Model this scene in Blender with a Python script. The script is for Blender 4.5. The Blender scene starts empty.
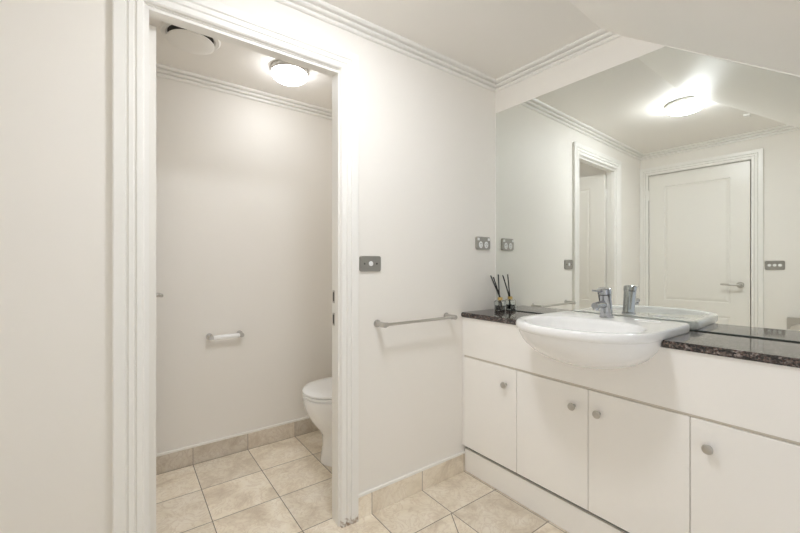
import bpy, bmesh, math, random
from mathutils import Vector, Matrix

# ------------------------------------------------------------------ camera, world, exposure
sc = bpy.context.scene
col = sc.collection
F_PX, YAW, HORIZON = 375.48, 0.63335, 265.72
cam_data = bpy.data.cameras.new('camera')
cam_data.sensor_fit = 'HORIZONTAL'
cam_data.sensor_width = 36.0
cam_data.lens = F_PX / 800 * 36.0
cam_data.shift_y = (HORIZON - 266.5) / 800
cam_data.clip_start = 0.02
cam = bpy.data.objects.new('camera', cam_data)
col.objects.link(cam)
cam.location = (-1.8425, -1.5166, 1.1695)
cam.rotation_euler = (math.pi / 2, 0, -YAW)
sc.camera = cam

world = bpy.data.worlds.new('world')
sc.world = world
world.use_nodes = True
world.node_tree.nodes['Background'].inputs['Color'].default_value = (.93, .965, 1, 1)
world.node_tree.nodes['Background'].inputs['Strength'].default_value = 0.125  # added soft fill, entering by the open end behind the camera

ROOM_LAMP = 14.0
TOILET_LAMP = 3.75
sc.view_settings.view_transform = 'Standard'
sc.view_settings.look = 'None'
sc.view_settings.gamma = 1.0
sc.view_settings.use_curve_mapping = False
sc.view_settings.exposure = 2.68
sc.cycles.use_denoising = True
sc.cycles.denoising_prefilter = 'ACCURATE'
sc.cycles.denoising_quality = 'HIGH'
sc.cycles.use_adaptive_sampling = False
sc.cycles.diffuse_bounces = 10
sc.cycles.max_bounces = 16
sc.cycles.glossy_bounces = 6
sc.cycles.transmission_bounces = 8

# ------------------------------------------------------------------ measures (metres)
CEIL = 2.288
WEST = -2.39            # wall with the closed door, seen in the mirror
SOUTH = -2.15           # room end behind the camera, left open to let fill light in
DEEP = 0.993            # rear wall of the toilet alcove
TWEST, TEAST = -1.93, -0.30
THICK = 0.072
K = 0.725               # fall of the sloping ceiling
CAB = -0.289            # front of the vanity doors
TOP = 0.905             # vanity top
MIR = 0.02437           # the mirror is hung this much out of square

# ------------------------------------------------------------------ materials
def mat(name, color, rough=0.5, metal=0.0, spec=0.5, coat=0.0):
    m = bpy.data.materials.new(name)
    m.use_nodes = True
    b = m.node_tree.nodes['Principled BSDF']
    b.inputs['Base Color'].default_value = (*color, 1)
    b.inputs['Roughness'].default_value = rough
    b.inputs['Metallic'].default_value = metal
    b.inputs['Specular IOR Level'].default_value = spec
    b.inputs['Coat Weight'].default_value = coat
    return m

def nodes_of(m):
    t = m.node_tree
    return t, t.nodes, t.links, t.nodes['Principled BSDF']

def paint(name, color, rough, bump=0.0, scale=260.0, var=0.015):
    """painted surface: faint roller texture and slight tone variation"""
    m = mat(name, color, rough)
    t, n, l, b = nodes_of(m)
    tc = n.new('ShaderNodeTexCoord')
    n1 = n.new('ShaderNodeTexNoise'); n1.inputs['Scale'].default_value = scale
    n1.inputs['Detail'].default_value = 3
    l.new(tc.outputs['Object'], n1.inputs['Vector'])
    bp = n.new('ShaderNodeBump'); bp.inputs['Strength'].default_value = bump
    bp.inputs['Distance'].default_value = 0.002
    l.new(n1.outputs['Fac'], bp.inputs['Height'])
    if bump > 0:
        l.new(bp.outputs['Normal'], b.inputs['Normal'])
    n2 = n.new('ShaderNodeTexNoise'); n2.inputs['Scale'].default_value = 1.7
    n2.inputs['Detail'].default_value = 2
    l.new(tc.outputs['Object'], n2.inputs['Vector'])
    r = n.new('ShaderNodeMapRange')
    r.inputs['To Min'].default_value = 1 - var; r.inputs['To Max'].default_value = 1 + var
    l.new(n2.outputs['Fac'], r.inputs['Value'])
    h = n.new('ShaderNodeHueSaturation'); h.inputs['Color'].default_value = (*color, 1)
    l.new(r.outputs['Result'], h.inputs['Value'])
    l.new(h.outputs['Color'], b.inputs['Base Color'])
    return m

def scuff(m):
    """brown chips and stains close to the floor (worn paint)"""
    t, n, l, b = nodes_of(m)
    old = b.inputs['Base Color'].links[0].from_socket
    tc = n.new('ShaderNodeTexCoord')
    sp = n.new('ShaderNodeSeparateXYZ'); l.new(tc.outputs['Object'], sp.inputs['Vector'])
    q = n.new('ShaderNodeTexNoise'); q.inputs['Scale'].default_value = 70; q.inputs['Detail'].default_value = 5
    l.new(tc.outputs['Object'], q.inputs['Vector'])
    h = n.new('ShaderNodeMapRange'); l.new(sp.outputs['Z'], h.inputs['Value'])
    h.inputs['From Min'].default_value = 0.0; h.inputs['From Max'].default_value = 0.075
    h.inputs['To Min'].default_value = 0.30; h.inputs['To Max'].default_value = -0.25
    a = math_node(n, l, 'ADD', h.outputs[0], q.outputs['Fac'])
    r = n.new('ShaderNodeMapRange'); l.new(a, r.inputs['Value'])
    r.inputs['From Min'].default_value = 0.60; r.inputs['From Max'].default_value = 0.84
    mx = n.new('ShaderNodeMix'); mx.data_type = 'RGBA'; l.new(r.outputs[0], mx.inputs['Factor'])
    l.new(old, mx.inputs['A']); mx.inputs['B'].default_value = (.40, .31, .23, 1)
    l.new(mx.outputs['Result'], b.inputs['Base Color'])

def math_node(n, l, op, a, b=None, c=None):
    q = n.new('ShaderNodeMath'); q.operation = op
    for i, v in enumerate((a, b, c)):
        if v is None:
            continue
        if isinstance(v, (int, float)):
            q.inputs[i].default_value = v
        else:
            l.new(v, q.inputs[i])
    return q.outputs[0]

def stone_tile(name, ox, px, oy, py, diagonal=False, tone=(1, 1, 1), wall=False, contrast=1.0):
    """veined beige stone tiles in a grid with thin grey joints (object = world coordinates)"""
    m = mat(name, (.6, .5, .4), 0.32)
    t, n, l, b = nodes_of(m)
    tc = n.new('ShaderNodeTexCoord')
    sp = n.new('ShaderNodeSeparateXYZ'); l.new(tc.outputs['Object'], sp.inputs['Vector'])
    M = lambda op, a, bb=None, c=None: math_node(n, l, op, a, bb, c)
    u = M('DIVIDE', M('SUBTRACT', sp.outputs['X'], ox), px)
    v = M('DIVIDE', M('SUBTRACT', sp.outputs['Y'], oy), py)
    iu, iv = M('FLOOR', u), M('FLOOR', v)
    fu, fv = M('FRACT', u), M('FRACT', v)
    du = M('MULTIPLY', M('MINIMUM', fu, M('SUBTRACT', 1.0, fu)), px)
    dv = M('MULTIPLY', M('MINIMUM', fv, M('SUBTRACT', 1.0, fv)), py)
    d = du if wall else M('MINIMUM', du, dv)
    if diagonal:       # tile cut to falls round the floor waste
        inside = M('MULTIPLY', M('MULTIPLY', M('GREATER_THAN', sp.outputs['X'], -0.90), M('LESS_THAN', sp.outputs['X'], -0.59)),
                   M('MULTIPLY', M('GREATER_THAN', sp.outputs['Y'], -0.534), M('LESS_THAN', sp.outputs['Y'], -0.231)))
        dist = M('ABSOLUTE', M('ADD', M('MULTIPLY', M('SUBTRACT', sp.outputs['X'], -0.597), 0.864),
                              M('MULTIPLY', M('SUBTRACT', sp.outputs['Y'], -0.228), -0.503)))
        d = M('MINIMUM', d, M('ADD', dist, M('MULTIPLY', M('SUBTRACT', 1.0, inside), 9.0)))
    joint = n.new('ShaderNodeMapRange'); l.new(d, joint.inputs['Value'])
    joint.inputs['From Min'].default_value = 0.0012; joint.inputs['From Max'].default_value = 0.0024
    # per tile tone and offset
    cell = n.new('ShaderNodeCombineXYZ'); l.new(iu, cell.inputs[0]); l.new(iv, cell.inputs[1])
    wn = n.new('ShaderNodeTexWhiteNoise'); wn.noise_dimensions = '3D'; l.new(cell.outputs[0], wn.inputs['Vector'])
    off = n.new('ShaderNodeVectorMath'); off.operation = 'SCALE'; off.inputs['Scale'].default_value = 7.0
    l.new(wn.outputs['Color'], off.inputs[0])
    pos = n.new('ShaderNodeVectorMath'); pos.operation = 'ADD'
    l.new(tc.outputs['Object'], pos.inputs[0]); l.new(off.outputs[0], pos.inputs[1])
    def noise(scale, det, dist_):
        q = n.new('ShaderNodeTexNoise'); q.inputs['Scale'].default_value = scale
        q.inputs['Detail'].default_value = det; q.inputs['Distortion'].default_value = dist_
        q.inputs['Roughness'].default_value = 0.62
        l.new(pos.outputs[0], q.inputs['Vector']); return q.outputs['Fac']
    cloud, vein, fine = noise(5.5, 6, 0.8), noise(11, 8, 2.2), noise(60, 4, 0)
    ramp = n.new('ShaderNodeValToRGB'); l.new(cloud, ramp.inputs['Fac'])
    c = lambda r, g, bb: (r * tone[0], g * tone[1], bb * tone[2], 1)
    e = ramp.color_ramp.elements
    e[0].position = 0.32; e[0].color = c(.69, .60, .475)
    e[1].position = 0.68; e[1].color = c(.95, .88, .765)
    k = ramp.color_ramp.elements.new(0.5); k.color = c(.87, .785, .65)
    vr = n.new('ShaderNodeMapRange'); l.new(M('ABSOLUTE', M('SUBTRACT', vein, 0.5)), vr.inputs['Value'])
    vr.inputs['From Min'].default_value = 0.0; vr.inputs['From Max'].default_value = 0.05
    vr.inputs['To Min'].default_value = 0.36 * contrast; vr.inputs['To Max'].default_value = 0.0
    mx = n.new('ShaderNodeMix'); mx.data_type = 'RGBA'; l.new(vr.outputs[0], mx.inputs['Factor'])
    l.new(ramp.outputs['Color'], mx.inputs['A']); mx.inputs['B'].default_value = c(.56, .43, .32)
    hs = n.new('ShaderNodeHueSaturation'); l.new(mx.outputs['Result'], hs.inputs['Color'])
    tv = n.new('ShaderNodeMapRange'); l.new(wn.outputs['Value'], tv.inputs['Value'])
    tv.inputs['To Min'].default_value = 1 - 0.13 * contrast; tv.inputs['To Max'].default_value = 1.10
    fv2 = M('ADD', M('MULTIPLY', M('SUBTRACT', fine, 0.5), 0.14), tv.outputs[0])
    l.new(fv2, hs.inputs['Value'])
    fin = n.new('ShaderNodeMix'); fin.data_type = 'RGBA'; l.new(joint.outputs[0], fin.inputs['Factor'])
    fin.inputs['A'].default_value = (.20, .165, .13, 1) if not wall else (.36, .30, .25, 1)
    l.new(hs.outputs['Color'], fin.inputs['B'])
    l.new(fin.outputs['Result'], b.inputs['Base Color'])
    rr = n.new('ShaderNodeMapRange'); l.new(joint.outputs[0], rr.inputs['Value'])
    rr.inputs['To Min'].default_value = 0.8; rr.inputs['To Max'].default_value = 0.34
    l.new(rr.outputs[0], b.inputs['Roughness'])
    bp = n.new('ShaderNodeBump'); bp.inputs['Distance'].default_value = 0.0015; bp.inputs['Strength'].default_value = 0.5
    l.new(joint.outputs[0], bp.inputs['Height']); l.new(bp.outputs['Normal'], b.inputs['Normal'])
    return m

def granite_material():
    m = mat('speckled dark granite', (.05, .04, .04), 0.06, spec=0.6)
    m.node_tree.nodes['Principled BSDF'].inputs['IOR'].default_value = 1.62
    t, n, l, b = nodes_of(m)
    tc = n.new('ShaderNodeTexCoord')
    def vor(scale):
        q = n.new('ShaderNodeTexVoronoi'); q.inputs['Scale'].default_value = scale
        l.new(tc.outputs['Object'], q.inputs['Vector']); return q
    no = n.new('ShaderNodeTexNoise'); no.inputs['Scale'].default_value = 45; no.inputs['Detail'].default_value = 5
    l.new(tc.outputs['Object'], no.inputs['Vector'])
    v1 = vor(165)
    sep = n.new('ShaderNodeSeparateColor'); l.new(v1.outputs['Color'], sep.inputs['Color'])
    mixv = math_node(n, l, 'ADD', math_node(n, l, 'MULTIPLY', sep.outputs[0], 0.55), math_node(n, l, 'MULTIPLY', no.outputs['Fac'], 0.5))
    ramp = n.new('ShaderNodeValToRGB'); l.new(mixv, ramp.inputs['Fac'])
    e = ramp.color_ramp.elements
    e[0].position = 0.0; e[0].color = (.008, .007, .008, 1)
    e[1].position = 1.0; e[1].color = (.42, .36, .33, 1)
    for p, c in ((.48, (.012, .010, .011, 1)), (.56, (.07, .040, .034, 1)), (.63, (.16, .115, .10, 1)), (.70, (.05, .04, .038, 1)), (.80, (.26, .215, .20, 1))):
        k = ramp.color_ramp.elements.new(p); k.color = c
    ramp.color_ramp.interpolation = 'LINEAR'
    l.new(ramp.outputs['Color'], b.inputs['Base Color'])
    return m

def emitter(name, color, strength):
    m = mat(name, (.9, .9, .9), 0.4)
    b = m.node_tree.nodes['Principled BSDF']
    b.inputs['Emission Color'].default_value = (*color, 1)
    b.inputs['Emission Strength'].default_value = strength
    return m

def glass_material(name, color, rough=0.0):
    m = mat(name, color, rough)
    b = m.node_tree.nodes['Principled BSDF']
    b.inputs['Transmission Weight'].default_value = 1.0
    b.inputs['IOR'].default_value = 1.45
    return m

WALL = paint('warm white wall paint', (.87, .840, .793), 0.55)
CEILING = paint('ceiling white paint', (.885, .855, .81), 0.6)
SLOPE = paint('satin paint of the sloping ceiling', (.93, .905, .86), 0.5, bump=0.0, scale=60)
TRIM = paint('gloss white trim paint', (.885, .868, .835), 0.32, bump=0.0)
TRIM_WORN = paint('gloss white trim paint, scuffed at the floor', (.885, .868, .835), 0.32, bump=0.0)
scuff(TRIM_WORN)
DOOR = paint('cream satin door paint', (.86, .838, .79), 0.3, bump=0.0)
LAMINATE = paint('white laminate', (.93, .905, .87), 0.34, bump=0.0)
LEDGE = paint('beige board edge', (.68, .63, .55), 0.5, bump=0.0)
FLOOR = stone_tile('beige stone floor tile', -0.285, 0.308, -0.231, 0.303, diagonal=True)
SKIRT = stone_tile('beige stone skirting tile', -0.285, 0.308, -0.231, 0.303, wall=True, contrast=0.6)
SKIRT_T = stone_tile('taupe stone skirting tile', -0.285, 0.308, -0.231, 0.303, wall=True, tone=(.80, .80, .82))
GAP_SHADE = mat('dark gap shade', (.05, .045, .04), 0.8)
CAULK = mat('white joint bead', (.90, .88, .84), 0.5)
GRANITE = granite_material()
CERAMIC = mat('white glazed ceramic', (.92, .92, .92), 0.08, spec=0.5, coat=0.3)
PLASTIC = mat('white seat plastic', (.93, .93, .93), 0.18)
CHROME = mat('polished chrome', (.50, .51, .53), 0.06, 1.0)
SATIN = mat('satin nickel', (.56, .54, .51), 0.34, 1.0)
STEEL = mat('brushed steel plate', (.40, .385, .355), 0.42, 1.0)
BRASS = mat('gold collar', (.78, .56, .22), 0.28, 1.0)
BLACK = mat('black reed', (.012, .012, .013), 0.6)
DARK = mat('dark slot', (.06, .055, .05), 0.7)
BUTTON = mat('white switch plastic', (.85, .85, .85), 0.3)
CREAM_PLASTIC = mat('cream vent plastic', (.88, .86, .82), 0.5)
MIRROR = mat('silvered mirror glass', (.865, .89, .862), 0.0, 1.0)
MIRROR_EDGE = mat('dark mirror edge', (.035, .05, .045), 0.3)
ROOM_GLOW = emitter('lit opal glass of the room light', (.905, .945, 1), ROOM_LAMP)
TOILET_GLOW = emitter('lit opal glass of the alcove light', (.94, .965, 1), TOILET_LAMP)
GLASS = glass_material('clear bottle glass', (.95, .97, .96))
OIL = mat('dark fragrance oil', (.03, .028, .025), 0.1)

# ------------------------------------------------------------------ mesh helpers
def link(name, bm, m, parent=None, smooth=False, loc=None):
    me = bpy.data.meshes.new(name)
    bmesh.ops.recalc_face_normals(bm, faces=bm.faces)
    if smooth:
        for f in bm.faces:
            f.smooth = True
    bm.to_mesh(me); bm.free()
    if smooth:
        try:
            me.set_sharp_from_angle(angle=math.radians(38))
        except Exception:
            pass
    me.materials.append(m)
    o = bpy.data.objects.new(name, me)
    col.objects.link(o)
    if parent is not None:
        o.parent = parent
    if loc is not None:
        o.location = loc
    return o

def tag(o, label=None, cat=None, group=None, kind=None):
    if label: o['label'] = label
    if cat: o['category'] = cat
    if group: o['group'] = group
    if kind: o['kind'] = kind
    return o

def thing(name, loc, label, cat, group=None, rot=0.0, kind=None):
    o = bpy.data.objects.new(name, None)
    col.objects.link(o)
    o.empty_display_size = 0.05
    o.location = loc
    o.rotation_euler = (0, 0, rot)
    return tag(o, label, cat, group, kind)

def copy_tree(o, parent=None):
    c = o.copy()
    col.objects.link(c)
    if parent is not None:
        c.parent = parent
    for ch in list(o.children):
        copy_tree(ch, c)
    return c

def add_box(bm, a, b, bevel=0.0, seg=2):
    (x0, y0, z0), (x1, y1, z1) = a, b
    vs = [bm.verts.new((x, y, z)) for z in (z0, z1) for x, y in ((x0, y0), (x1, y0), (x1, y1), (x0, y1))]
    fs = [(0, 3, 2, 1), (4, 5, 6, 7), (0, 1, 5, 4), (1, 2, 6, 5), (2, 3, 7, 6), (3, 0, 4, 7)]
    faces = [bm.faces.new([vs[i] for i in f]) for f in fs]
    if bevel > 0:
        edges = list({e for f in faces for e in f.edges})
        bmesh.ops.bevel(bm, geom=edges, offset=bevel, segments=seg, affect='EDGES', profile=0.6)
    return bm

def box(a, b, bevel=0.0, seg=2):
    return add_box(bmesh.new(), a, b, bevel, seg)

def add_prism(bm, pts, axis, lo, hi):
    """extrude a 2D outline along an axis: axis 0 -> pts are (y,z), 1 -> (x,z), 2 -> (x,y)"""
    def P(p, t):
        return {0: (t, p[0], p[1]), 1: (p[0], t, p[1]), 2: (p[0], p[1], t)}[axis]
    a = [bm.verts.new(P(p, lo)) for p in pts]
    b = [bm.verts.new(P(p, hi)) for p in pts]
    bm.faces.new(a); bm.faces.new(list(reversed(b)))
    n = len(pts)
    for i in range(n):
        bm.faces.new((a[i], a[(i + 1) % n], b[(i + 1) % n], b[i]))
    return bm

def frame_of(d):
    d = d.normalized()
    up = Vector((0, 0, 1)) if abs(d.z) < 0.9 else Vector((1, 0, 0))
    x = d.cross(up).normalized()
    return x, x.cross(d).normalized()

def add_tube(bm, pts, radii, seg=20, cap=True):
    """round bar through points with a radius at each"""
    pts = [Vector(p) for p in pts]
    if isinstance(radii, (int, float)):
        radii = [radii] * len(pts)
    rings = []
    for i, p in enumerate(pts):
        d = (pts[min(i + 1, len(pts) - 1)] - pts[max(i - 1, 0)])
        x, y = frame_of(d)
        rings.append([bm.verts.new(p + radii[i] * (math.cos(t) * x + math.sin(t) * y))
                      for t in (2 * math.pi * k / seg for k in range(seg))])
    for r0, r1 in zip(rings, rings[1:]):
        for k in range(seg):
            bm.faces.new((r0[k], r0[(k + 1) % seg], r1[(k + 1) % seg], r1[k]))
    if cap:
        bm.faces.new(rings[0]); bm.faces.new(rings[-1])
    return bm

def tube(pts, radii, seg=20, cap=True):
    return add_tube(bmesh.new(), pts, radii, seg, cap)

def add_lathe(bm, prof, seg=48, center=(0, 0, 0)):
    """revolve (r, z) about the vertical; r=0 points close the shape"""
    cx, cy, cz = center
    rings = []
    for r, z in prof:
        if r < 1e-6:
            rings.append([bm.verts.new((cx, cy, cz + z))])
        else:
            rings.append([bm.verts.new((cx + r * math.cos(2 * math.pi * k / seg), cy + r * math.sin(2 * math.pi * k / seg), cz + z)) for k in range(seg)])
    for a, b in zip(rings, rings[1:]):
        for k in range(seg):
            k2 = (k + 1) % seg
            if len(a) == 1 and len(b) == 1:
                continue
            if len(a) == 1:
                bm.faces.new((a[0], b[k], b[k2]))
            elif len(b) == 1:
                bm.faces.new((a[k], a[k2], b[0]))
            else:
                bm.faces.new((a[k], a[k2], b[k2], b[k]))
    return bm

def lathe(prof, seg=48, center=(0, 0, 0)):
    return add_lathe(bmesh.new(), prof, seg, center)

def loft(bm, loops, cap0=True, cap1=True):
    rings = [[bm.verts.new(p) for p in lp] for lp in loops]
    n = len(rings[0])
    for a, b in zip(rings, rings[1:]):
        for k in range(n):
            bm.faces.new((a[k], a[(k + 1) % n], b[(k + 1) % n], b[k]))
    if cap0: bm.faces.new(rings[0])
    if cap1: bm.faces.new(rings[-1])
    return bm

def structure(name, bm, m, label, cat, smooth=False):
    return tag(link(name, bm, m, smooth=smooth), label, cat, kind='structure')

# ------------------------------------------------------------------ shell
structure('floor', box((WEST - .06, SOUTH - .06, -.06), (.12, DEEP + .06, 0)), FLOOR,
          'beige veined stone tile floor running from the basin room into the toilet alcove', 'floor')
structure('ceiling', box((WEST - .06, -1.25, CEIL), (.12, DEEP + .06, CEIL + .06)), CEILING,
          'flat off-white ceiling with a round light over the basin room', 'ceiling')

CREASE = [(.06, -.646), (-1.00, -.686), (-1.27, -.786), (WEST - .03, -1.068)]
bm = bmesh.new()
top_row, bot_row, up_row, up2 = [], [], [], []
for x, y0 in CREASE:
    top_row.append(bm.verts.new((x, y0, CEIL)))
    bot_row.append(bm.verts.new((x, SOUTH - .03, CEIL - K * (y0 - SOUTH + .03))))
    up_row.append(bm.verts.new((x, y0, CEIL + .05)))
    up2.append(bm.verts.new((x, SOUTH - .03, CEIL + .05)))
for i in range(3):
    bm.faces.new((top_row[i], top_row[i + 1], bot_row[i + 1], bot_row[i]))
    bm.faces.new((up_row[i], up_row[i + 1], up2[i + 1], up2[i]))
    bm.faces.new((top_row[i], top_row[i + 1], up_row[i + 1], up_row[i]))
    bm.faces.new((bot_row[i], bot_row[i + 1], up2[i + 1], up2[i]))
for i in (0, 3):
    bm.faces.new((top_row[i], bot_row[i], up2[i], up_row[i]))
structure('ceiling_slope', bm, SLOPE, 'sloping beige underside of the stairs above the mirror', 'ceiling')

# walls
OP_L, OP_R, OP_H = -1.800, -1.050, 2.066
bm = bmesh.new()
add_box(bm, (WEST - .06, 0, 0), (OP_L, THICK, CEIL + .01))
add_box(bm, (OP_R, 0, 0), (.06, THICK, CEIL + .01))
add_box(bm, (OP_L, 0, OP_H), (OP_R, THICK, CEIL + .01))
structure('wall_back', bm, WALL, 'off-white wall with the toilet doorway, towel rail and switch', 'wall')
MT = 2.107
MIR_END = math.sin(MIR) * .80
bm = bmesh.new()
add_prism(bm, [(0, 0), (.10, 0), (.10, SOUTH - .06), (-math.sin(MIR) * (SOUTH - .06), SOUTH - .06)], 2, MT, CEIL + .01)
add_box(bm, (.060, SOUTH - .06, 0), (.10, 0, MT))
structure('wall_right', bm, WALL, 'off-white wall behind the vanity, plain strip above the mirror', 'wall')
bm = bmesh.new()
D0, D1, DH = -.8335, -.0755, 2.066
add_box(bm, (WEST - .06, -1.50, 0), (WEST, D0, CEIL + .01))
add_box(bm, (WEST - .06, D1, 0), (WEST, 0, CEIL + .01))
add_box(bm, (WEST - .06, D0, DH), (WEST, D1, CEIL + .01))
add_box(bm, (WEST - .06, D0, 0), (WEST - .050, D1, DH))
structure('wall_left', bm, WALL,
          'white wall with the closed door, seen only in the mirror', 'wall')
structure('wall_alcove_back', box((TWEST - .06, DEEP, 0), (TEAST + .06, DEEP + .06, CEIL + .01)), WALL,
          'greige back wall of the toilet alcove with the paper holder', 'wall')
structure('wall_alcove_left', box((TWEST - .06, THICK, 0), (TWEST, DEEP, CEIL + .01)), WALL, 'left wall of the toilet alcove behind the open door', 'wall')
structure('wall_alcove_right', box((TEAST, THICK, 0), (TEAST + .06, DEEP, CEIL + .01)), WALL, 'right wall of the toilet alcove behind the toilet', 'wall')

# stepped cornice: (distance from wall, height below ceiling)
CORN = [(0, -.053), (.010, -.053), (.015, -.049), (.016, -.042), (.012, -.038), (.006, -.037), (.006, -.033), (.022, -.033), (.029, -.029), (.030, -.023),
        (.026, -.019), (.019, -.018), (.019, -.014), (.039, -.014), (.046, -.010), (.048, -.005), (.046, 0), (0, 0)]
def cornice(name, path, label):
    """path: wall corners (x, y) with inward offset direction per corner"""
    bm = bmesh.new()
    loops = [[(px + ox * d, py + oy * d, CEIL + h) for d, h in CORN] for px, py, ox, oy in path]
    loft(bm, loops)
    return structure(name, bm, TRIM, label, 'cornice')
cornice('trim_1', [(WEST, -1.30, 1, 0), (WEST, 0, 1, -1), (0, 0, -1, -1), (MIR_END, -0.80, -1, 0)],
        'white stepped plaster cornice round the basin room ceiling')
bm_path = [(TWEST, THICK, 1, 1), (TEAST, THICK, -1, 1), (TEAST, DEEP, -1, -1), (TWEST, DEEP, 1, -1), (TWEST, THICK, 1, 1)]
cornice('trim_2', bm_path, 'white stepped plaster cornice round the toilet alcove ceiling')

# reeded architraves: (distance out from opening edge, depth off wall)
ARCH = [(0, 0), (0, .010), (.005, .015), (.020, .016), (.023, .010), (.026, .010), (.029, .017), (.042, .018), (.045, .012), (.048, .012),
        (.051, .019), (.080, .020), (.084, .018), (.084, 0)]
def architrave(a0, a1, top, place, scale=1.0):
    """place(a, off, z) -> 3D, a runs along the wall"""
    bm = bmesh.new()
    loops = [[], [], [], []]
    for u, d in ARCH:
        u *= scale
        loops[0].append(place(a0 - u, d, 0.0)); loops[1].append(place(a0 - u, d, top + u))
        loops[2].append(place(a1 + u, d, top + u)); loops[3].append(place(a1 + u, d, 0.0))
    loft(bm, loops)
    return bm
AL, AR, AH = -1.789, -1.062, 2.050
structure('trim_3', architrave(AL, AR, AH, lambda a, d, z: (a, -d, z)), TRIM_WORN, 'white reeded architrave round the toilet doorway', 'architrave')
structure('trim_4', architrave(-1.789, -1.062, AH, lambda a, d, z: (a, THICK + d, z)), TRIM, 'architrave on the alcove side of the toilet doorway', 'architrave')
# jamb lining of the toilet doorway with stops
bm = bmesh.new()
J0, J1, JH = -1.785, -1.0655, 2.0455
add_box(bm, (OP_L, -.001, 0), (J0, THICK + .001, JH))
add_box(bm, (J1, -.001, 0), (OP_R, THICK + .001, JH))
add_box(bm, (OP_L, -.001, JH), (OP_R, THICK + .001, OP_H))
add_box(bm, (J0, .004, 0), (J0 + .010, .034, JH - .010))
add_box(bm, (J1 - .004, .004, 0), (J1, .034, JH - .010))
add_box(bm, (J0, .004, JH - .012), (J1, .034, JH))
structure('trim_5', bm, TRIM, 'white door jamb lining the toilet doorway', 'door jamb')
def strike(z0, z1, label):
    o = link('strike_plate', box((J1 - .0015, .046, z0), (J1 + .0005, .066, z1), .0004, 1), SATIN)
    tag(o, label, 'strike plate', 'strike plates on the right jamb')
    link('latch_hole', box((J1 - .0019, .050, z0 + .008), (J1 - .0012, .062, z1 - .008)), DARK, o)
strike(.998, 1.056, 'upper metal strike plate on the right jamb of the toilet doorway')
strike(.895, .953, 'lower metal strike plate on the right jamb of the toilet doorway')

# stone skirtings with a pale cap bead
def skirting(name, a, b, bead_a, bead_b, m, label):
    o = structure(name, box(a, b, .0015, 1), m, label, 'skirting tiles')
    link('cap_bead', box(bead_a, bead_b, .002, 1), CAULK, o)
SH = .100
skirting('baseboard_back', (AR + .084, -.011, 0), (CAB + .012, 0, SH), (AR + .084, -.0125, SH), (CAB + .012, 0, SH + .013), SKIRT,
         'beige stone skirting tiles below the towel rail')
skirting('baseboard_back_left', (WEST, -.011, 0), (AL - .084, 0, SH), (WEST, -.0125, SH), (AL - .084, 0, SH + .013), SKIRT,
         'stone skirting tiles left of the toilet doorway')
skirting('baseboard_alcove', (TWEST, DEEP - .011, 0), (TEAST, DEEP, SH), (TWEST, DEEP - .0125, SH), (TEAST, DEEP, SH + .013), SKIRT_T,
         'taupe stone skirting tiles along the alcove back wall')

# ------------------------------------------------------------------ panelled doors
def leaf_mesh(w, h, t=.035):
    """two-panel door leaf, x along width, y thickness, z up; moulded on both faces"""
    bm = bmesh.new()
    px = (.128, w - .128)
    rows = ((.20, .71), (.83, h - .118))
    gx = [0, px[0], px[1], w]
    gz = [0, rows[0][0], rows[0][1], rows[1][0], rows[1][1], h]
    for side in (0, 1):
        Y = lambda d: (d if side == 0 else t - d)
        grid = {(i, j): bm.verts.new((x, Y(0), z)) for i, x in enumerate(gx) for j, z in enumerate(gz)}
        for i in range(3):
            for j in range(5):
                q = [grid[i, j], grid[i + 1, j], grid[i + 1, j + 1], grid[i, j + 1]]
                if i == 1 and j in (1, 3):
                    x0, x1, z0, z1 = gx[1], gx[2], gz[j], gz[j + 1]
                    prev = q
                    for ins, dep in ((.004, .005), (.012, .007), (.018, .004), (.030, .0015)):
                        cur = [bm.verts.new((x0 + ins, Y(dep), z0 + ins)), bm.verts.new((x1 - ins, Y(dep), z0 + ins)),
                               bm.verts.new((x1 - ins, Y(dep), z1 - ins)), bm.verts.new((x0 + ins, Y(dep), z1 - ins))]
                        for k in range(4):
                            bm.faces.new((prev[k], prev[(k + 1) % 4], cur[(k + 1) % 4], cur[k]))
                        prev = cur
                    bm.faces.new(prev)
                else:
                    bm.faces.new(q)
    for x in (0, w):
        bm.faces.new([bm.verts.new(p) for p in ((x, 0, 0), (x, t, 0), (x, t, h), (x, 0, h))])
    for z in (0, h):
        bm.faces.new([bm.verts.new(p) for p in ((0, 0, z), (w, 0, z), (w, t, z), (0, t, z))])
    bmesh.ops.remove_doubles(bm, verts=bm.verts, dist=1e-5)
    return bm

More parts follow.
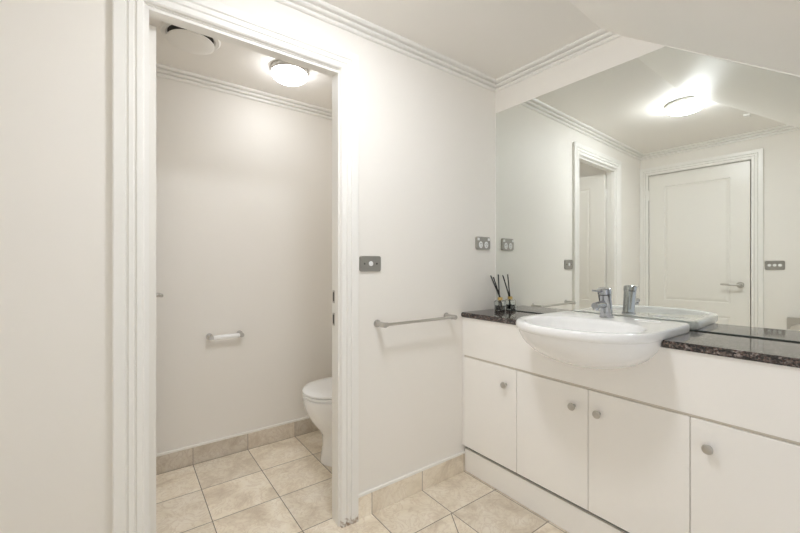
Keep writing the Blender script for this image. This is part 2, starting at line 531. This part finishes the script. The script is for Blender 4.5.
def door(name, loc, rot, w, h, label, faces, hinge_side_y, handle_z):
    d = thing(name, loc, label, 'door', rot=rot, kind='structure')
    link('leaf', leaf_mesh(w, h), DOOR, d)
    t = .035
    for s in faces:
        y, sg = (0, -1) if s == 0 else (t, 1)
        bm = lathe([(0, 0), (.026, 0), (.026, .006), (.022, .010), (.011, .011), (.011, .046), (.0, .046)], 32)
        bmesh.ops.rotate(bm, verts=bm.verts, cent=(0, 0, 0), matrix=Matrix.Rotation(-sg * math.pi / 2, 3, 'X'))
        bmesh.ops.translate(bm, verts=bm.verts, vec=(w - .062, y, handle_z))
        hd = link('handle_rose', bm, SATIN, d, smooth=True)
        x0 = w - .062
        link('lever', tube([(x0, y + sg * .036, handle_z), (x0, y + sg * .050, handle_z), (x0 - .008, y + sg * .054, handle_z),
                            (x0 - .060, y + sg * .055, handle_z + .001), (x0 - .112, y + sg * .052, handle_z + .003), (x0 - .122, y + sg * .045, handle_z + .003)],
                           [.009, .009, .009, .0085, .008, .006], 16), SATIN, hd, smooth=True)
    for z in (.22, h - .19):
        hg = link('hinge', tube([(-.003, hinge_side_y, z - .05), (-.003, hinge_side_y, z + .05)], .0065, 12), TRIM, d, smooth=True)
        bm = box((-.0015, min(hinge_side_y, t / 2), z - .048), (-.0002, max(hinge_side_y, t / 2), z + .048))
        link('hinge_leaf', bm, TRIM, hg)
    return d
# toilet door: open a right angle into the alcove, hinged on the left jamb
door('door_1', (-1.7505, .083, .012), math.pi / 2, .712, 2.012,
     'cream panelled toilet door standing open into the alcove', (0, 1), .035, 1.010)
# entry door in the left wall
door('door_2', (WEST - .033, -.0815, .010), -math.pi / 2, .745, 2.049,
     'closed cream panelled door with a lever handle, seen in the mirror', (1,), .040, .995)
structure('trim_6', architrave(-.8335, -.0765, 2.067, lambda a, d, z: (WEST + d, a, z), .9), TRIM,
          'white architrave round the closed door', 'architrave')
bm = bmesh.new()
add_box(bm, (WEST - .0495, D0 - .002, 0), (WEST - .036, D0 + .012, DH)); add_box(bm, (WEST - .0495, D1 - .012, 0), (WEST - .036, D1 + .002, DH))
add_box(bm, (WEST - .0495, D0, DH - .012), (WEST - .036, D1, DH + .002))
structure('trim_7', bm, DARK, 'dark strip painting the shade in the gap round the closed door', 'gap shade')  # dark backing paints the shade showing through the door gaps

# ------------------------------------------------------------------ mirror
def mirror_x(y):
    return -math.sin(MIR) * y     # surface drifts into the wall away from the corner
y_end = SOUTH + .02
yA = -.648 - (CEIL - MT) / K
zE = CEIL - K * (-.648 - y_end)
out = [(-.002, TOP + .004), (-.002, MT), (yA, MT), (y_end, zE), (y_end, TOP + .004)]
mir = thing('wall_mirror', (0, 0, 0), 'large frameless wall mirror above the vanity, top corner cut along the sloping ceiling', 'mirror')
bm = bmesh.new()
bm.faces.new([bm.verts.new((mirror_x(y), y, z)) for y, z in out])
link('mirror_glass', bm, MIRROR, mir)
bm = bmesh.new()
a = [bm.verts.new((mirror_x(y) + .0005, y, z)) for y, z in out]; b = [bm.verts.new((mirror_x(y) + .005, y, z)) for y, z in out]
bm.faces.new(b)
for i in range(5):
    bm.faces.new((a[i], a[(i + 1) % 5], b[(i + 1) % 5], b[i]))
link('mirror_backing', bm, MIRROR_EDGE, mir)
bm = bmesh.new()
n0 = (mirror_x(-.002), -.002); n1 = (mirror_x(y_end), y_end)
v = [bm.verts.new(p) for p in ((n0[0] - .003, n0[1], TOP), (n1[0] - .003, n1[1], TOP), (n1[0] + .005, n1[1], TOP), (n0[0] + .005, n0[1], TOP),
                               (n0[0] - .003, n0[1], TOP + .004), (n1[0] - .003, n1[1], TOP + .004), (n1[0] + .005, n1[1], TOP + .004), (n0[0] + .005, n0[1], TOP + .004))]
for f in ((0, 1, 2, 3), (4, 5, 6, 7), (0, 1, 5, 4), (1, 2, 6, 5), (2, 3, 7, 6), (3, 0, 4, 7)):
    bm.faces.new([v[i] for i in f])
link('bottom_strip', bm, MIRROR_EDGE, mir)  # thin dark strip along the foot of the mirror
tag(link('corner_bead', box((-.0035, -.004, TOP + .005), (0.004, 0, MT), .001, 1), CAULK, mir), 'white sealant bead in the corner')
# pale bead where the mirror meets the sloping ceiling
bm = bmesh.new()
dz = .009
pts = [(yA + .004, MT + .004), (y_end, zE + .001), (y_end, zE - dz), (yA - .004, MT - .006)]
vs = [bm.verts.new((mirror_x(y) + o - .006, y, z)) for o in (0, .006) for y, z in pts]
bm.faces.new(vs[:4]); bm.faces.new(vs[4:])
for i in range(4):
    bm.faces.new((vs[i], vs[(i + 1) % 4], vs[4 + (i + 1) % 4], vs[4 + i]))
structure('trim_8', bm, CAULK, 'pale bead along the sloping top edge of the mirror', 'bead')

# ------------------------------------------------------------------ basin shape (shared by the worktop and fascia cut-outs)
BY, HW, X_BACK, X_STR, X_NOSE, RIM = -.730, .267, -.010, -.325, -.578, .938
NSEG = 72
def d_outline(n=NSEG):
    pts = []
    r = .030
    # back right -> right side -> front curve -> left side -> back left (y from - to +)
    for k in range(6):
        t = k / 5 * math.pi / 2
        pts.append((X_BACK - r * (1 - math.sin(math.pi / 2 - t)) if False else X_BACK - r + r * math.cos(t), -HW + r - r * math.sin(t)))
    for k in range(1, 7):
        pts.append((X_BACK - r + (X_STR - X_BACK + r) * k / 7, -HW))
    m = 40
    for k in range(m + 1):
        t = -math.pi / 2 + math.pi * k / m
        cx, sy = math.cos(t), math.sin(t)
        pts.append((X_STR + (X_NOSE - X_STR) * (abs(cx) ** 0.86), HW * math.copysign(abs(sy) ** 0.92, sy)))
    for k in range(6, 0, -1):
        pts.append((X_BACK - r + (X_STR - X_BACK + r) * k / 7, HW))
    for k in range(6):
        t = math.pi / 2 * (1 - k / 5)
        pts.append((X_BACK - r + r * math.cos(t), HW - r + r * math.sin(t)))
    m2 = 10
    for k in range(1, m2):
        pts.append((X_BACK, HW - r - 2 * (HW - r) * k / m2))
    return pts
OUT = d_outline()
def bowl_scale(z):
    h = RIM - z
    return math.sqrt(max(0.0, 1 - (max(h, 0) / .186) ** 2.3))
def bowl_loop(z, s, sx=None):
    sx = (.42 + .58 * s) if sx is None else sx
    return [(X_BACK + (x - X_BACK) * sx, BY + y * s, z) for x, y in OUT]
def half_width_at(z, grow=0.0):
    """half width of the bowl where it passes through the vanity front"""
    s = bowl_scale(z) * .985
    sx = .42 + .58 * s
    xx = X_BACK + (CAB - X_BACK) / sx
    if xx <= X_NOSE:
        return 0.0
    if xx >= X_STR:
        return HW * s + grow
    c = ((xx - X_STR) / (X_NOSE - X_STR)) ** (1 / .86)
    return HW * (max(0, 1 - c * c) ** .5) ** .92 * s + grow

# ------------------------------------------------------------------ vanity
VEND = SOUTH + .005
van = thing('vanity_cabinet', (CAB, -1.07, 0), 'long white laminate vanity cabinet with round metal knobs under the basin', 'cabinet')
VL = Vector((CAB, -1.07, 0))
def vpart(name, bm, m, parent=van):
    bmesh.ops.translate(bm, verts=bm.verts, vec=-VL)
    return link(name, bm, m, parent)
bm = bmesh.new()
add_box(bm, (CAB + .034, VEND, .135), (.05, -.002, .149))
add_box(bm, (.040, VEND, .150), (.055, -.002, .87))
for y in (-.018, -.3755, -.7285, -1.0775, -1.4275, -1.7775, VEND + .016):
    add_box(bm, (CAB + .022, y, .150), (.04, y + .016, .640))
vpart('carcass', bm, LAMINATE)
vpart('kickboard', box((CAB + .013, VEND, .002), (CAB + .029, -.009, .129), .001, 1), LAMINATE)
vpart('filler_strip', box((CAB, -.012, .150), (CAB + .018, -.001, .8775), .001, 1), LAMINATE)
vpart('ledge', box((CAB + .006, VEND, .6545), (CAB + .030, -.013, .6635), .0008, 1), LEDGE)
vpart('gap_shade', box((CAB + .030, VEND, .002), (CAB + .033, -.002, .1345)), GAP_SHADE)  # dark sheet painting the shade in the gaps round the kickboard
# fascia with the bowl cut out
pts = [(-.0135, .6650), (-.0135, .8775)]
zs = [.8775 - k * .004 for k in range(64)]
side = [(z, half_width_at(z - .004, -.003)) for z in zs if half_width_at(z - .004, -.003) > .004]
pts += [(BY + w, z) for z, w in side] + [(BY - w, z) for z, w in reversed(side)]
pts += [(VEND, .8775), (VEND, .6650)]
vpart('fascia', add_prism(bmesh.new(), pts, 0, CAB, CAB + .018), LAMINATE)
edges_y = [-.0135, -.368, -.721, -1.070, -1.420, -1.770, VEND]
knob_y = [-.305, -.661, -.766, -1.123, -1.705, -1.825]
for i in range(6):
    y1, y0 = edges_y[i] - .0013, edges_y[i + 1] + .0013
    d = vpart('door', box((CAB, y0, .150), (CAB + .018, y1, .6535), .0012, 1), LAMINATE)
    bm = lathe([(0, 0), (.0075, 0), (.0070, .010), (.0085, .014), (.0150, .019), (.0160, .023), (.0145, .027), (.008, .029), (0, .0295)], 28)
    bmesh.ops.rotate(bm, verts=bm.verts, cent=(0, 0, 0), matrix=Matrix.Rotation(-math.pi / 2, 3, 'Y'))
    bmesh.ops.translate(bm, verts=bm.verts, vec=Vector((CAB, knob_y[i], .570)) - VL)
    link('knob', bm, SATIN, d, smooth=True)

# worktop with the basin notch
ov = .011
x_f = CAB - ov
nw = HW * .982
bm = bmesh.new()
plan = [(x_f, -.002), (.055, -.002), (.055, VEND), (x_f, VEND), (x_f, BY - nw), (-.06, BY - nw), (-.06, BY + nw), (x_f, BY + nw)]
add_prism(bm, plan, 2, .8785, TOP)
front = [e for e in bm.edges if all(abs(v.co.x - x_f) < 1e-5 for v in e.verts) and abs(e.verts[0].co.y - e.verts[1].co.y) > .1]
bmesh.ops.bevel(bm, geom=front, offset=.006, segments=3, affect='EDGES')
tag(link('vanity_worktop', bm, GRANITE), 'polished dark speckled granite worktop on the vanity', 'worktop')

# basin
bas = thing('basin', (X_BACK, BY, TOP), 'white ceramic semi-recessed basin bulging out of the vanity front', 'basin')
BL = Vector((X_BACK, BY, TOP))
bm = bmesh.new()
loops = []
for z in (.7535, .757, .763, .771, .781, .793, .806, .820, .835, .850, .865, .880, .893, .9035):
    loops.append(bowl_loop(z, bowl_scale(z) * .985))
loops += [bowl_loop(.9055, .990, .990), bowl_loop(.909, .996, .996), bowl_loop(.918, 1, 1), bowl_loop(.929, 1, 1), bowl_loop(.935, .995, .996), bowl_loop(.938, .985, .988)]
def cavity(s, z, blend=1.0):
    """oval inner bowl, matched point by point with the outline"""
    res = []
    cx, rx, ry = -.368, .178, .226
    for (x, y) in OUT:
        t = math.atan2(y / HW, (x - (-.30)) / .30)
        ex, ey = cx + rx * math.cos(t) * s, ry * math.sin(t) * s
        res.append((ex * blend + x * (1 - blend), BY + (ey * blend + y * (1 - blend)), z))
    return res
loops += [cavity(1.04, .9385), cavity(1.0, .9365), cavity(.975, .931), cavity(.955, .915), cavity(.90, .88), cavity(.80, .845), cavity(.62, .815), cavity(.35, .800), cavity(.10, .796)]
loft(bm, [[Vector(p) - BL for p in lp] for lp in loops])
link('bowl', bm, CERAMIC, bas, smooth=True)
link('waste', lathe([(0, .0), (.022, .0), (.026, .001), (.026, .003), (.012, .005), (0, .005)], 28, (-.375 - X_BACK, 0, .7955 - TOP)), CHROME, bas, smooth=True)
# soap recess rim moulded in the deck
bm = bmesh.new()
ring = []
for k in range(33):
    t = 2 * math.pi * k / 32
    ring.append(((-.085 + .028 * math.cos(t)) - X_BACK, -.135 + .050 * math.sin(t), .0335))
add_tube(bm, ring, .0022, 8, cap=False)
link('soap_recess', bm, CERAMIC, bas, smooth=True)

# tap
TX, TY = -.102, -.708
tap = thing('basin_tap', (TX, TY, .938), 'chrome lever mixer tap standing on the basin deck', 'tap')
link('base_ring', lathe([(0, 0), (.029, 0), (.029, .004), (.027, .006), (0, .006)], 32), CHROME, tap, smooth=True)
link('body', tube([(0, 0, .005), (-.004, 0, .04), (-.010, 0, .075), (-.016, 0, .104)], [.0265, .0255, .0255, .027], 32), CHROME, tap, smooth=True)
link('cap', tube([(-.016, 0, .106), (-.0165, 0, .108), (-.020, 0, .130), (-.0205, 0, .133)], [.024, .0285, .0285, .024], 32), CHROME, tap, smooth=True)
link('lever', tube([(-.035, 0, .116), (-.075, 0, .121), (-.122, 0, .125), (-.127, 0, .1254)], [.0065, .0046, .0042, .002], 14), CHROME, tap, smooth=True)
sp = link('spout', tube([(-.012, 0, .058), (-.055, 0, .060), (-.085, 0, .060), (-.104, 0, .057)], [.017, .0155, .0145, .0150], 24), CHROME, tap, smooth=True)
link('aerator', tube([(-.092, 0, .048), (-.094, 0, .038)], [.0125, .0120], 20), CHROME, sp, smooth=True)

# ------------------------------------------------------------------ toilet
toi = thing('toilet', (-.885, .55, -.0), 'white ceramic toilet with a closed lid, partly behind the right door jamb', 'toilet')
def pan_loop(nose, back, hw, z, n=56, pw=.80):
    """D plan, nose towards -x; coordinates relative to the toilet's base"""
    pts = []
    mid = nose + hw * 1.28 if nose + hw * 1.28 < back else (nose + back) / 2
    m = n // 2
    for k in range(m + 1):
        t = -math.pi / 2 + math.pi * k / m
        pts.append((mid + (nose - mid) * abs(math.cos(t)) ** pw, hw * math.sin(t)))
    q = n - m - 1
    for k in range(1, q + 1):
        f = k / (q + 1)
        # back edge: straight with rounded corners
        y = hw * (1 - 2 * f)
        e = max(0, 1 - abs(y / hw) ** 6)
        pts.append((mid + (back - mid) * e ** .5, y))
    return [(x + .90, y, z) for x, y in pts]
bm = bmesh.new()
loft(bm, [pan_loop(-.915, -.44, .105, 0), pan_loop(-.913, -.44, .103, .02), pan_loop(-.900, -.44, .098, .10), pan_loop(-.906, -.44, .102, .165),
          pan_loop(-.934, -.45, .120, .205), pan_loop(-.972, -.46, .145, .255), pan_loop(-.999, -.46, .164, .305), pan_loop(-1.013, -.47, .174, .345),
          pan_loop(-1.018, -.47, .179, .375), pan_loop(-1.019, -.47, .181, .396), pan_loop(-1.010, -.47, .175, .401)])
link('pan', bm, CERAMIC, toi, smooth=True)
bm = bmesh.new()
loft(bm, [pan_loop(-1.008, -.55, .174, .403), pan_loop(-1.018, -.54, .182, .406), pan_loop(-1.020, -.54, .183, .414), pan_loop(-1.014, -.55, .178, .419)])
link('seat', bm, PLASTIC, toi, smooth=True)
bm = bmesh.new()
loft(bm, [pan_loop(-1.012, -.55, .176, .422), pan_loop(-1.021, -.54, .184, .426), pan_loop(-1.022, -.54, .185, .433), pan_loop(-1.014, -.545, .179, .442),
          pan_loop(-.985, -.57, .155, .448), pan_loop(-.93, -.60, .105, .451)])
link('lid', bm, PLASTIC, toi, smooth=True)
for s in (-1, 1):
    link('lid_hinge', tube([(.385, s * .075 - .02, .425), (.385, s * .075 + .02, .425)], .011, 16), CHROME, toi, smooth=True)
cis = link('cistern', box((-.505 + .90, -.185, .40), (TEAST - .003 + .885, .185, .785), .022, 4), CERAMIC, toi, smooth=True)
link('cistern_lid', box((-.515 + .90, -.193, .786), (TEAST - .003 + .885, .193, .815), .010, 3), CERAMIC, cis, smooth=True)
link('flush_button', lathe([(0, 0), (.024, 0), (.024, .005), (.020, .007), (0, .007)], 28, (-.405 + .90, 0, .815)), CHROME, cis, smooth=True)

# ------------------------------------------------------------------ lights and vent
def ceiling_light(loc, r, drop, glow, label, name='ceiling_light'):
    o = thing(name, loc, label, 'ceiling light')
    link('base_ring', lathe([(0, 0), (r * .985, 0), (r, -.003), (r, -.024), (r * .97, -.028), (0, -.028)], 56), SATIN, o, smooth=True)
    prof = [(r * .93, -.0285), (r * .955, -.032)]
    for k in range(1, 10):
        t = k / 9 * math.pi / 2
        prof.append((r * .965 * math.cos(t) if k < 9 else 0, -.036 - (drop - .036) * math.sin(t)))
    link('diffuser', lathe([(0, -.0285)] + prof, 56), glow, o, smooth=True)
    return o
ceiling_light((-1.228, -.658, CEIL), .110, .070, ROOM_GLOW, 'round lit opal ceiling light of the basin room, seen in the mirror')
ceiling_light((-1.085, .575, CEIL), .102, .076, TOILET_GLOW, 'round lit opal ceiling light inside the toilet alcove')
vent = thing('ceiling_vent', (-1.580, .560, CEIL), 'round cream exhaust vent in the toilet alcove ceiling', 'vent')
link('rim', lathe([(.085, 0), (.128, 0), (.130, -.004), (.124, -.010), (.108, -.010), (.098, -.002), (.085, -.002), (.085, 0)], 56), CREAM_PLASTIC, vent, smooth=True)
link('throat', lathe([(0, -.0022), (.100, -.0022), (.100, -.0032), (0, -.0032)], 40), DARK, vent, smooth=True)
link('stem', tube([(0, 0, -.001), (0, 0, -.025)], .018, 16), CREAM_PLASTIC, vent, smooth=True)
link('disc', lathe([(0, -.025), (.093, -.025), (.102, -.029), (.102, -.034), (.092, -.039), (.05, -.043), (0, -.044)], 56), CREAM_PLASTIC, vent, smooth=True)

# ------------------------------------------------------------------ rails and holders
def rail_bracket(bm_list, x, depth, r0, r1):
    return None
rail = thing('towel_rail', (-.640, 0, .893), 'satin metal towel rail on the wall between doorway and vanity', 'towel rail')
RX = .226
link('bar', tube([(-RX, -.062, 0), (RX, -.062, 0)], .0072, 18), SATIN, rail, smooth=True)
for s in (-1, 1):
    bm = tube([(s * RX, 0, 0), (s * RX, -.004, 0), (s * RX, -.005, 0), (s * RX, -.052, 0), (s * RX, -.074, 0), (s * RX, -.078, 0)], [.0185, .0185, .0120, .0120, .0125, .010], 24)
    add_tube(bm, [(s * (RX + .012), -.062, 0), (s * (RX - .020), -.062, 0)], .0105, 20)
    link('bracket', bm, SATIN, rail, smooth=True)
hold = thing('paper_holder', (-1.343, DEEP, .742), 'empty toilet paper holder with a white roller on the alcove wall', 'paper holder')
HX = .086
link('roller', tube([(-HX + .012, -.060, 0), (-HX + .016, -.060, 0), (HX - .016, -.060, 0), (HX - .012, -.060, 0)], [.011, .0140, .0140, .011], 20), PLASTIC, hold, smooth=True)
for s in (-1, 1):
    bm = tube([(s * HX, 0, 0), (s * HX, -.004, 0), (s * HX, -.005, 0), (s * HX, -.068, 0), (s * HX, -.073, 0)], [.019, .019, .0125, .0135, .011], 24)
    link('bracket', bm, SATIN, hold, smooth=True)
# chrome bracket with an arched underside on the left wall (mirror, right edge)
br = thing('towel_bracket', (WEST, -1.135, .700), 'metal towel bracket with an arched underside, at the right edge of the mirror', 'towel bracket')
pts = [(-.090, .062), (.085, .062), (.088, .050), (.088, -.040), (.078, -.030)]
for k in range(13):
    t = math.pi * k / 12
    pts.append((.070 * math.cos(t), -.030 + .045 * math.sin(t)))
pts += [(-.078, -.030), (-.090, -.040)]
link('arm', add_prism(bmesh.new(), pts, 0, .030, .050), SATIN, br)
for y in (-.075, .075):
    link('wall_post', tube([(0, y, .045), (.032, y, .045)], .011, 18), SATIN, br, smooth=True)

# ------------------------------------------------------------------ switches and outlet
def rounded_plate(w, h, t, r=.010):
    """plate in the x-z plane, front towards -y"""
    pts = []
    for cx, cz, a0 in ((w / 2 - r, h / 2 - r, 0), (-w / 2 + r, h / 2 - r, 90), (-w / 2 + r, -h / 2 + r, 180), (w / 2 - r, -h / 2 + r, 270)):
        for k in range(6):
            a = math.radians(a0 + 90 * k / 5)
            pts.append((cx + r * math.cos(a), cz + r * math.sin(a)))
    bm = bmesh.new()
    ins = lambda s: [(x * (1 - 2 * s / w), z * (1 - 2 * s / h)) for x, z in pts]
    loft(bm, [[(x, 0, z) for x, z in pts], [(x, -t * .7, z) for x, z in pts], [(x, -t, z) for x, z in ins(.0018)]])
    return bm
def disc_y(r, y0, y1, x, z, rz=None, seg=24):
    rz = rz or r
    bm = bmesh.new()
    loft(bm, [[(x + r * s * math.cos(2 * math.pi * k / seg), y, z + rz * s * math.sin(2 * math.pi * k / seg)) for k in range(seg)] for y, s in ((y0, 1), (y1 * .7 + y0 * .3, 1), (y1, .86))])
    return bm
def switch_plate(loc, rot, gangs, label, w=.117, h=.073):
    o = thing('light_switch', loc, label, 'light switch', rot=rot)
    link('plate', rounded_plate(w, h, .008), STEEL, o)
    for i in range(gangs):
        x = (i - (gangs - 1) / 2) * .031
        link('button', disc_y(.0115, -.0075, -.0125, x, 0), BUTTON, o, smooth=True)
    if gangs == 1:
        for s in (-1, 1):
            link('screw', disc_y(.0045, -.0075, -.0088, s * .034, 0, seg=14), DARK, o)
    return o
switch_plate((-.9055, 0, 1.179), 0, 1, 'grey steel single light switch right of the toilet doorway')
switch_plate((WEST, -.975, 1.173), math.pi / 2, 3, 'grey steel three-button light switch beside the closed door, in the mirror')
gpo = thing('power_outlet', (-.119, 0, 1.304), 'double power outlet on a steel plate beside the mirror', 'power outlet')
link('plate', rounded_plate(.122, .074, .010), STEEL, gpo)
for s in (-1, 1):
    link('rocker', box((s * .045 - .0085, -.0135, .015), (s * .045 + .0085, -.0095, .030), .0015, 2), BUTTON, gpo)
    so = link('socket', disc_y(.0165, -.0095, -.0120, s * .024, -.010, .0200), BUTTON, gpo, smooth=True)
    for dx, dz, an in ((-.0065, .005, .5), (.0065, .005, -.5), (0, -.008, 0)):
        bm = box((-.0011, -.0126, -.0042), (.0011, -.0118, .0042))
        bmesh.ops.rotate(bm, verts=bm.verts, cent=(0, -.012, 0), matrix=Matrix.Rotation(an, 3, 'Y'))
        bmesh.ops.translate(bm, verts=bm.verts, vec=(s * .024 + dx * .8, 0, -.010 + dz))
        link('slot', bm, DARK, so)

# ------------------------------------------------------------------ reed diffuser
dif = thing('reed_diffuser', (-.046, -.074, TOP), 'small glass reed diffuser with black reeds in the corner of the worktop', 'diffuser')
def square_loop(h, z, r=.006, n=5):
    pts = []
    for cx, cy, a0 in ((h - r, h - r, 0), (-h + r, h - r, 90), (-h + r, -h + r, 180), (h - r, -h + r, 270)):
        for k in range(n):
            a = math.radians(a0 + 90 * k / (n - 1))
            pts.append((cx + r * math.cos(a), cy + r * math.sin(a), z))
    return pts
bm = bmesh.new()
loft(bm, [square_loop(.024, 0), square_loop(.0255, .002), square_loop(.0255, .052), square_loop(.023, .058), square_loop(.0115, .063, .0112), square_loop(.0115, .070, .0112),
          square_loop(.0090, .070, .0088), square_loop(.0090, .061, .0088), square_loop(.020, .055), square_loop(.0222, .050), square_loop(.0222, .006), square_loop(.020, .004)])
link('bottle', bm, GLASS, dif, smooth=True)
bm = bmesh.new()
loft(bm, [square_loop(.0196, .0045), square_loop(.0218, .006), square_loop(.0218, .030)])
link('oil', bm, OIL, dif, smooth=True)
link('collar', lathe([(.0120, .062), (.0145, .062), (.0145, .077), (.0105, .078), (.0105, .072), (.0120, .072)], 28), BRASS, dif, smooth=True)
for (bx, by), (tx, ty, tz) in (((.004, -.010), (-.012, .062, .205)), ((.010, -.006), (-.002, .050, .196)), ((-.006, .004), (.002, .016, .212))):
    link('reed', tube([(bx, by, .008), (bx * .5 + tx * .12, by * .5 + ty * .12, .074), (tx, ty, tz)], .0035, 8), BLACK, dif)

# small pale plate where the flat ceiling meets the slope
tag(link('ceiling_plate', box((-1.862, -.905, CEIL - .012), (-1.812, -.868, CEIL), .003, 2), TRIM), 'small pale plate on the ceiling near the slope, seen in the mirror', 'ceiling plate')
